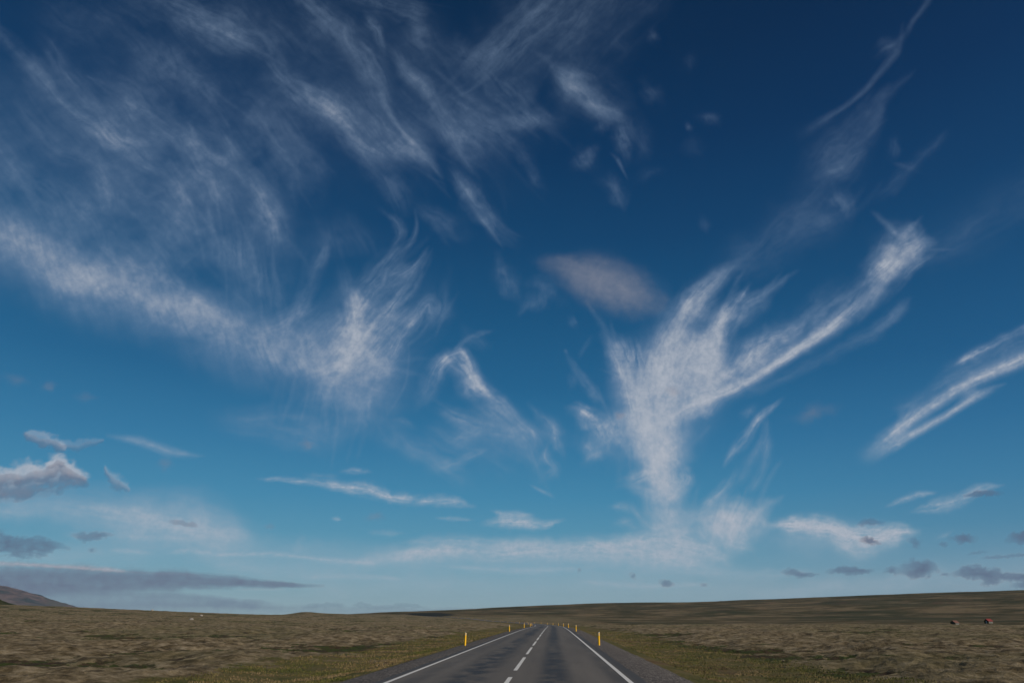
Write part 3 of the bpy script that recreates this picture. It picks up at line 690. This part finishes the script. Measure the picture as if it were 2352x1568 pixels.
heath = t.mix(t.sm(hb, .50, .60, 0, .8), heath, (.030, .034, .012))
heath = t.mix(t.sm(t.noise(P, .009, 5, .65), .60, .68, 0, .6), heath, (.115, .050, .032))
c = t.mix(ea, c, heath)
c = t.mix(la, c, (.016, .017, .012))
t.put(b.inputs['Base Color'], c)
bmp = t.add('ShaderNodeBump', {'Strength': 1., 'Distance': .16, 'Height': t.m('ADD', n_fine, t.m('MULTIPLY', n_sml, 1.4))})
t.put(b.inputs['Normal'], bmp.outputs[0])
GM = m
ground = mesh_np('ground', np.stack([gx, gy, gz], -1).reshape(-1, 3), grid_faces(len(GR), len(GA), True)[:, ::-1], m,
                 attrs={'field': gfield, 'hummock': ghum, 'heath': gheath, 'cloud_shadow': gshadow})
tag(ground, kind='structure')
# ---------------------------------------------------------------- carriageway, markings, shoulders
ry = np.concatenate([np.arange(-60, 260, 1.), np.arange(260, 1200, 3.)])
rx = road_x(ry); tx = np.gradient(rx, ry); nl = np.hypot(1, tx); NX, NY = 1 / nl, -tx / nl       # right-hand normal
SL_ = np.concatenate([[0], np.cumsum(np.hypot(np.diff(rx), np.diff(ry)))]) - 60
def ribbon(name, offs, zoff, mt, lo=None, hi=None, kind='structure', edge=None):
    """strip along the road: offs lateral offsets, zoff heights over the road profile"""
    k = np.nonzero((ry >= (lo if lo is not None else -1e9)) & (ry <= (hi if hi is not None else 1e9)))[0]
    O = np.array(offs, float)[None, :] + np.zeros((len(k), 1)); Z = road_z(ry[k])[:, None] + np.array(zoff)[None, :]
    if edge is not None: O = O + edge(ry[k])
    V = np.stack([rx[k, None] + NX[k, None] * O, ry[k, None] + NY[k, None] * O, Z], -1)
    o = mesh_np(name, V.reshape(-1, 3), grid_faces(len(k), len(offs)), mt, attrs={'across': O, 'along': np.repeat(SL_[k, None], len(offs), 1)})
    return tag(o, kind=kind)
HW = 3.45
def crown(o): return -.022 * np.abs(o)
m, t, b = mat('asphalt', .78, .35)
ac, al = t.attr('across'), t.attr('along')
P = t.add('ShaderNodeNewGeometry').outputs['Position']
uv = t.add('ShaderNodeCombineXYZ', {0: ac, 1: al}).outputs[0]
spk = t.noise(P, 60., 3, .8); cse = t.noise(t.scl(uv, (.9, .06, 1)), 1., 4, .6); blot = t.noise(t.scl(uv, (1.1, .75, 1)), 1., 6, .68)
base = t.ramp(cse, [(.3, (.070, .061, .054)), (.5, (.096, .084, .073)), (.7, (.120, .105, .090))])
base = t.mix(t.sm(spk, .35, .7, 0, .5), base, (.145, .132, .118)); base = t.mix(t.sm(spk, .45, .25, 0, .6), base, (.042, .038, .036))
def track(c0, w): return t.sm(t.m('ABSOLUTE', t.m('SUBTRACT', ac, c0)), w, w * .15)
longp = t.noise(t.scl(uv, (.25, .045, 1)), 1., 3, .5)
tr_ = t.m('MAXIMUM', t.m('MULTIPLY', track(1.3, .75), .95), t.m('MULTIPLY', track(-1.3, .95), .9))
tr_ = t.m('MAXIMUM', tr_, t.m('MULTIPLY', track(3.3, .5), .5)); tr_ = t.m('MAXIMUM', tr_, t.m('MULTIPLY', track(-2.8, .5), .35))
bleed = t.m('MULTIPLY', tr_, t.sm(t.m('ADD', t.m('MULTIPLY', blot, .75), t.m('MULTIPLY', longp, .5)), .52, .66))
rgt = t.m('MULTIPLY', track(1.3, .62), t.sm(t.noise(t.scl(uv, (1.4, .35, 1)), 1., 5, .65), .36, .6, .12, .72))
ed_ = t.sm(t.m('ABSOLUTE', ac), HW + .02, HW + .25, 0, .7)
dark = t.m('MAXIMUM', t.m('MAXIMUM', bleed, rgt), ed_)
for s0, l0 in ((30.5, .16), (58, .2), (113, .8)):
    seam = t.m('MULTIPLY', t.m('MULTIPLY', t.sm(t.m('ABSOLUTE', t.m('SUBTRACT', t.m('ADD', al, t.m('MULTIPLY', cse, .3)), s0)), l0, 0.), t.sm(ac, .2, .6)), t.sm(blot, .38, .55))
    dark = t.m('MAXIMUM', dark, t.m('MULTIPLY', seam, .8))
t.put(b.inputs['Base Color'], t.mix(t.m('MULTIPLY', dark, .9), base, (.024, .021, .019)))
t.put(b.inputs['Roughness'], t.m('SUBTRACT', .82, t.m('MULTIPLY', dark, .2)))
t.put(b.inputs['Normal'], t.add('ShaderNodeBump', {'Strength': .5, 'Distance': .01, 'Height': spk}).outputs[0])
offs = np.array([-3.85, -3.7, -3.45, -2.6, -1.7, -.8, 0, .8, 1.7, 2.6, 3.45, 3.75, 3.95])
_edge = lambda y: np.stack([.10 * fbm(y / 2.2, y * 0, 4, 5)] + [y * 0] * 11 + [.12 * fbm(y / 2.5, y * 0 + 3, 4, 8)], 1)
ribbon('road', offs, crown(offs), m, edge=_edge)
# shoulders of dark gravel
m, t, b = mat('shoulder_gravel', .95, .2)
P = t.add('ShaderNodeNewGeometry').outputs['Position']; v = t.add('ShaderNodeTexVoronoi', {'Vector': P, 'Scale': 21.}); sp2 = t.noise(P, 11., 4, .75)
col = t.ramp(t.add('ShaderNodeSeparateColor', {0: v.outputs['Color']}).outputs[0], [(.1, (.036, .032, .030)), (.5, (.085, .074, .068)), (.8, (.17, .145, .13)), (.98, (.30, .27, .245))])
col = t.mix(t.sm(sp2, .4, .65, 0, .45), col, (.06, .052, .048))
t.put(b.inputs['Base Color'], t.mix(t.m('MULTIPLY', t.sm(t.m('ADD', t.m('ABSOLUTE', t.attr('across')), t.m('MULTIPLY', t.noise(P, 1.2, 5, .7), 3.4)), 7.2, 8.2), .85), col, (.10, .078, .038)))
t.put(b.inputs['Normal'], t.add('ShaderNodeBump', {'Strength': 1., 'Distance': .03, 'Height': v.outputs['Distance']}).outputs[0])
GRAV = m
_es = lambda a, s: (lambda y: np.stack([y * 0] * (a - 1) + [.7 * fbm(y / 2.0, y * 0 + s, 4, 5)], 1))
o_ = [3.78, 4.2, 4.8, 5.6, 6.5]; ribbon('road_shoulder', o_, [-.095, -.11, -.13, -.24, -.46], m, edge=_es(5, 1.))
o_ = [-3.68, -4.1, -4.6, -5.2, -5.9][::-1]
ribbon('road_shoulder', o_, [-.42, -.19, -.13, -.11, -.09], m, edge=lambda y: np.stack([.40 * fbm(y / 2.0, y * 0 + 8, 4, 6)] + [y * 0] * 4, 1))
# painted lines
m, t, b = mat('road_paint', .6, .4)
P = t.add('ShaderNodeNewGeometry').outputs['Position']; wr = t.noise(P, 14., 5, .75)
t.put(b.inputs['Base Color'], t.mix(t.sm(wr, .56, .72, 0, .75), (.62, .60, .57), (.16, .155, .15)))
PAINT = m
def line_strip(off, w, lo, hi, zo=.006):
    a = np.linspace(lo, hi, max(2, int((hi - lo) / 1.) + 1)); x0 = road_x(a); g = (road_x(a + .5) - road_x(a - .5)); n_ = np.hypot(1, g)
    wob = .006 * fbm(a * 1.3, a * 0, 3, 4)
    O = np.stack([off - w / 2 + wob, off + w / 2 + wob], 1)
    V = np.stack([x0[:, None] + O / n_[:, None], a[:, None] - g[:, None] * O / n_[:, None], road_z(a)[:, None] + crown(O) + zo * (1 + a[:, None] / 60)], -1)
    return V.reshape(-1, 3), grid_faces(len(a), 2)
V, F = line_strip(-HW, .14, -60, 1150); tag(mesh_np('edge_line', V, F, m), kind='structure')
V, F = line_strip(HW, .14, -60, 1150); tag(mesh_np('edge_line', V, F, m), kind='structure')
Vs, Fs, n0 = [], [], 0; y0 = 25. - 10.7 * 8
while y0 < 1150:
    V, F = line_strip(0, .13, y0, y0 + 8); Vs.append(V); Fs.append(F + n0); n0 += len(V); y0 += 10.7
tag(mesh_np('centre_line', np.concatenate(Vs), np.concatenate(Fs), m), kind='structure')
# ---------------------------------------------------------------- far mountain and the near green hill
def hill(name, px, py, dist, rad, H, m, seed, sharp=1.0, n=150, base=-12.):
    az_, _ = ray(px, 1415); cx_, cy_ = dist * math.sin(az_), dist * math.cos(az_)
    u = np.linspace(-1, 1, n); U, Vv = np.meshgrid(u, u); X = cx_ + U * rad; Y = cy_ + Vv * rad
    rho = np.hypot(U, Vv) * (1 + .10 * fbm(U * 3, Vv * 3, 4, seed))
    z = base + (H - base) * (1 - sstep(0, 1, rho ** sharp)) + H * .09 * fbm(U * 6, Vv * 6, 6, seed + 3, .6) * sstep(1., .7, rho) - 4 * sstep(.8, 1., rho)
    return tag(mesh_np(name, np.stack([X, Y, z], -1).reshape(-1, 3), grid_faces(n, n), m), kind='structure')
m, t, b = mat('mountain_scree', .95, .1)
P = t.add('ShaderNodeNewGeometry').outputs['Position']
n1 = t.noise(t.scl(P, (.004, .004, .012)), 1., 6, .65); n2 = t.noise(t.scl(P, (.002, .002, .006)), 1., 4, .6)
c = t.ramp(n1, [(.36, (.038, .052, .062)), (.46, (.085, .074, .082)), (.54, (.14, .108, .112)), (.66, (.20, .145, .135))])
t.put(b.inputs['Base Color'], t.mix(t.sm(n2, .52, .60, 0, .75), c, (.045, .060, .062)))
hill('mountain', -150, 1344, 7000, 1450, 268, m, 90, 1.0, 260)
m, t, b = mat('green_hillside', .95, .1)
P = t.add('ShaderNodeNewGeometry').outputs['Position']
n1 = t.noise(t.scl(P, (.03, .03, .1)), 1., 5, .65)
t.put(b.inputs['Base Color'], t.ramp(n1, [(.3, (.016, .020, .007)), (.5, (.032, .036, .012)), (.65, (.060, .036, .018)), (.8, (.075, .07, .03))]))
hill('hill', -150, 1344, 1400, 190, 43, m, 95, 1.0, 120, -8)

# ---------------------------------------------------------------- marker posts
def solid(name, color, rough=.5, spec=.4, var=.12, scale=6.):
    m, t, b = mat(name, rough, spec); P = t.add('ShaderNodeTexCoord').outputs['Object']
    n = t.noise(P, scale, 5, .65)
    t.put(b.inputs['Base Color'], t.mix(t.sm(n, .4, .75, 0, 1.), color, tuple(v * (1 - var * 2) for v in color))); return m
YEL = solid('yellow_plastic', (.95, .52, .016), .45, .4, .06); CAP = solid('pale_cap', (.55, .52, .46), .6)
REF = solid('reflector_band', (.42, .43, .42), .3, .6, .05); FOOT = solid('grey_foot', (.30, .30, .29), .8)
DIRT = solid('dirt_splash', (.20, .13, .05), .9, .2, .2)
def post_section(w, d, n=9):
    """shallow trough in plan: curved face towards the traffic, open behind"""
    a = np.linspace(-1, 1, n); f = np.stack([a * w / 2, -d * (1 - a * a)], 1); bk = np.stack([a[::-1] * (w / 2 - .006), -(d - .008) * (1 - a[::-1] ** 2) + .010], 1)
    return np.concatenate([f, bk])
def post_part(name, z0, z1, slant0, slant1, mt, parent, w=.13, d=.048):
    S = post_section(w, d); k = len(S)
    za = z0 + slant0 * S[:, 0] / w; zb = z1 + slant1 * S[:, 0] / w
    V = np.concatenate([np.column_stack([S, za]), np.column_stack([S, zb])])
    me = bpy.data.meshes.new(name)
    F = [(i, (i + 1) % k, k + (i + 1) % k, k + i) for i in range(k)] + [tuple(range(k))[::-1], tuple(range(k, 2 * k))]
    me.from_pydata(V.tolist(), [], F); me.materials.append(mt); me.update()
    o = bpy.data.objects.new(name, me); link(o, parent); return o
def make_post(side):
    """side +1 right verge: top slants down towards the road"""
    r = link(bpy.data.objects.new('marker_post', None)); r.empty_display_size = .3
    s = .055 * side
    post_part('post_body', .07, .80, 0, s, YEL, r)
    post_part('post_cap', .80, .86 if side > 0 else .84, s, s, CAP, r)
    post_part('reflector', .68, .735, 0, 0, REF, r, .134, .0515)
    post_part('post_foot', -.12, .07, 0, 0, FOOT if side > 0 else YEL, r, .122, .045)
    return r
proto = {1: make_post(1), -1: make_post(-1)}; used = {1: 0, -1: 0}
ORD = ['nearest', 'second', 'third', 'fourth', 'fifth', 'sixth', 'seventh', 'eighth', 'ninth', 'tenth', 'eleventh', 'twelfth', 'thirteenth',
       'fourteenth', 'fifteenth', 'sixteenth', 'seventeenth', 'eighteenth', 'nineteenth', 'twentieth', 'twenty-first', 'twenty-second', 'twenty-third']
PY = [50, 100, 150, 200, 250, 300, 350, 400, 450, 500, 550, 600, 650, 700, 750, 800, 850, 900, 950, 1000, 1050]
rs = np.random.RandomState(4)
for side in (1, -1):
    for i, y in enumerate(PY):
        src = proto[side]
        if i == 0: o = src
        else:
            o = src.copy(); link(o)
            for ch in list(src.children):
                c2 = ch.copy(); link(c2); c2.parent = o
        off = 4.30 if side > 0 else -4.68; g = float(road_x(y + 1) - road_x(y - 1)) / 2; nn = math.hypot(1, g)
        x = float(road_x(y)) + off / nn; yy = y - g * off / nn
        dd = abs(off); zt = float(road_z(y)) - .16
        o.location = (x, yy, zt); o.rotation_euler = (rs.uniform(-.02, .02), rs.uniform(-.025, .025), math.atan(-g) * 1. + rs.uniform(-.1, .1))
        where = 'right' if side > 0 else 'left'
        if i == 0: lab = 'yellow marker post with %s, nearest on the %s verge' % ('pale slanted top' if side > 0 else 'grey band', where)
        elif i < 6: lab = 'yellow marker post on the %s verge of the road, %s from the camera' % (where, ORD[i])
        else: lab = 'tiny yellow marker post on the %s side of the far bend, %s from the camera' % (where, ORD[i])
        tag(o, lab, 'marker post', 'yellow marker posts lining the road')

# ---------------------------------------------------------------- two old huts below the hill
STONE = solid('rubble_wall', (.23, .23, .20), .9, .2, .3, 2.); REDR = solid('red_roof', (.20, .028, .022), .6, .3, .15, .8)
RUST = solid('faded_roof', (.17, .085, .065), .8, .2, .3, 1.2); DOORM = solid('door_paint', (.42, .42, .40), .7); GLASS = solid('dark_window', (.03, .035, .04), .2, .6)
GABLE_SHADE = solid('shaded_gable', (.055, .055, .028), .95, .1, .3, 2.)  # gable ends: shade on the stone put in as a darker wall colour
def prism(name, prof, y0, y1, mt, parent):
    """profile in x-z extruded along y"""
    k = len(prof); V = [(x, y0, z) for x, z in prof] + [(x, y1, z) for x, z in prof]
    F = [(i, (i + 1) % k, k + (i + 1) % k, k + i) for i in range(k)] + [tuple(range(k))[::-1], tuple(range(k, 2 * k))]
    me = bpy.data.meshes.new(name); me.from_pydata(V, [], F); me.materials.append(mt); me.update(); return link(bpy.data.objects.new(name, me), parent)
def hut(px, py, dist, W_, L_, wall, ridge, rot, rmat, wmat, gmat, label, ruin=False):
    az_, _ = ray(px, 1415); x, y = dist * math.sin(az_), dist * math.cos(az_); z = ground_z(x, y)
    r = link(bpy.data.objects.new('stone_hut', None)); r.location = (x, y, z); r.rotation_euler = (0, 0, rot); tag(r, label, 'hut', 'old huts at the foot of the hill')
    h = W_ / 2
    body = prism('wall', [(-h, -1), (h, -1), (h, wall), (0, ridge), (-h, wall)], -L_ / 2, L_ / 2, wmat, r)
    prism('gable', [(-h - .15, -1), (h + .15, -1), (h + .15, wall), (0, ridge + .05), (-h - .15, wall)], -L_ / 2 - .35, -L_ / 2 - .003, gmat, r)
    th = .12
    for s in (-1, 1):
        e = .35; sl = (ridge - wall) / h
        prism('roof', [(0, ridge + .02), (s * (h + e), wall - sl * e + .02), (s * (h + e), wall - sl * e + .02 + th), (0, ridge + .02 + th)][::s], -L_ / 2 - .5, L_ / 2 + .3, rmat, r)
    d = prism('door', [(-.4, -.2), (.4, -.2), (.4, 1.35), (-.4, 1.35)], -L_ / 2 - .43, -L_ / 2 - .353, DOORM if not ruin else GLASS, r)
    for s, yy in ((1, -.2 * L_), (1, .2 * L_)):
        w = prism('window', [(h + .003, .5), (h + .06, .5), (h + .06, 1.1), (h + .003, 1.1)], yy - .3, yy + .3, DOORM, r)
        prism('pane', [(h + .063, .56), (h + .08, .56), (h + .08, 1.04), (h + .063, 1.04)], yy - .24, yy + .24, GLASS, w)
    return r
# long side faces the sun and the road, gable to the left in shade
hut(2190, 1437, 560, 3.0, 3.6, 1.2, 2.3, math.radians(-62), RUST, STONE, GABLE_SHADE, 'low weathered hut with faded pinkish roof, left of the two huts', True)
hut(2268, 1431, 620, 3.0, 3.8, 1.5, 2.8, math.radians(-68), REDR, STONE, GABLE_SHADE, 'small stone hut with bright red roof at the foot of the hill')

# ---------------------------------------------------------------- pale stones on the heath
def boulder(px, dist, s, seed, label):
    az_, _ = ray(px, 1415); x, y = dist * math.sin(az_), dist * math.cos(az_); n = 14
    th, ph = np.meshgrid(np.linspace(0, 2 * np.pi, 2 * n, endpoint=False), np.linspace(.02, np.pi - .02, n))
    D_ = np.stack([np.cos(th) * np.sin(ph), np.sin(th) * np.sin(ph), np.cos(ph)], -1).reshape(-1, 3)
    rr = 1 + .35 * fbm(D_[:, 0] * 1.6 + seed, D_[:, 1] * 1.6 + D_[:, 2] * 2, 4, seed)
    V = D_ * rr[:, None] * np.array([s, s * .8, s * .65])
    o = mesh_np('boulder', V, grid_faces(n, 2 * n, True)[:, ::-1], ROCK, smooth=False); o.location = (x, y, ground_z(x, y) + s * .3)
    tag(o, label, 'boulder', 'pale boulders on the left heath')
ROCK = solid('pale_rock', (.34, .31, .27), .9, .2, .25, 3.)
boulder(347, 560, 1.0, 3, 'small pale boulder nearest the left skyline')
boulder(462, 400, .75, 5, 'pale upright stone on the left heath, right of the others')
boulder(441, 260, .60, 9, 'low reddish brown stone on the left heath, lowest of the pale stones')

# ---------------------------------------------------------------- roadside grass and gravel, too many to count
rg = np.random.RandomState(11)
def blades(name, n, ylo, yhi, olo, ohi, hmean, mt, dens_seed):
    y = 1 / (1 / yhi + rg.rand(n) * (1 / ylo - 1 / yhi)); side = np.where(rg.rand(n) < .5, -1, 1)
    off = olo + 1.1 * (side > 0) + (ohi - olo) * rg.rand(n) ** 1.1; x = road_x(y) + side * off
    k = fbm(x / 1.6, y / 1.6, 4, dens_seed) > -.12; x, y, off = x[k], y[k], off[k]; n = len(x)
    az_ = np.arctan2(x, y); r_ = np.hypot(x, y); z = land(az_, r_)[2]
    h = hmean * (.35 + rg.rand(n)) * (1 + .6 * fbm(x / 2.5, y / 2.5, 3, dens_seed + 4)); w = .005 + .0005 * r_
    a = rg.rand(n) * 2 * np.pi; le = (rg.rand(n) * .6 + .1) * h; la = a + rg.uniform(-1, 1, n)
    dx, dy = np.cos(a) * w, np.sin(a) * w; tx_, ty_ = np.cos(la) * le, np.sin(la) * le
    V = np.stack([np.stack([x - dx, y - dy, z - .03], -1), np.stack([x + dx, y + dy, z - .03], -1),
                  np.stack([x + dx * .7 + tx_ * .4, y + dy * .7 + ty_ * .4, z + h * .6], -1), np.stack([x + tx_, y + ty_, z + h], -1)], 1)
    F = np.arange(n * 4).reshape(n, 4)
    hue = np.repeat(np.clip(.5 + .9 * fbm(x / 3.2, y / 3.2, 4, dens_seed + 9) + rg.randn(n) * .13, 0, 1), 4)
    return tag(mesh_np(name, V.reshape(-1, 3), F, mt, smooth=False, attrs={'hue': hue}), '%s growing along both road verges' % name.replace('_', ' '), name.split('_')[-1], None, 'stuff')
m, t, b = mat('grass_blades', .8, .15)
t.put(b.inputs['Base Color'], t.ramp(t.attr('hue'), [(0, (.050, .062, .012)), (.3, (.095, .098, .024)), (.5, (.155, .128, .046)), (.72, (.20, .135, .066)), (1, (.27, .20, .115))]))
blades('short_grass', 90000, 15, 120, 5.4, 12.0, .05, m, 31)
# ---------------------------------------------------------------- thin air between here and the mountain
hm = bpy.data.materials.new('air'); hm.use_nodes = True; t = NT(hm.node_tree); t.n.clear()
vol = t.add('ShaderNodeVolumePrincipled', {'Color': (.62, .80, 1.0), 'Density': 1.6e-5, 'Anisotropy': .0})
t.l.new(vol.outputs[0], t.add('ShaderNodeOutputMaterial').inputs['Volume'])
hs_ = 14200.; V = [(x, y, z) for z in (-30., 330.) for x, y in ((-hs_, -hs_), (hs_, -hs_), (hs_, hs_), (-hs_, hs_))]
me = bpy.data.meshes.new('haze'); me.from_pydata(V, [], [(3, 2, 1, 0), (4, 5, 6, 7), (0, 1, 5, 4), (1, 2, 6, 5), (2, 3, 7, 6), (3, 0, 4, 7)]); me.materials.append(hm); me.update()
tag(link(bpy.data.objects.new('haze', me)), kind='stuff')
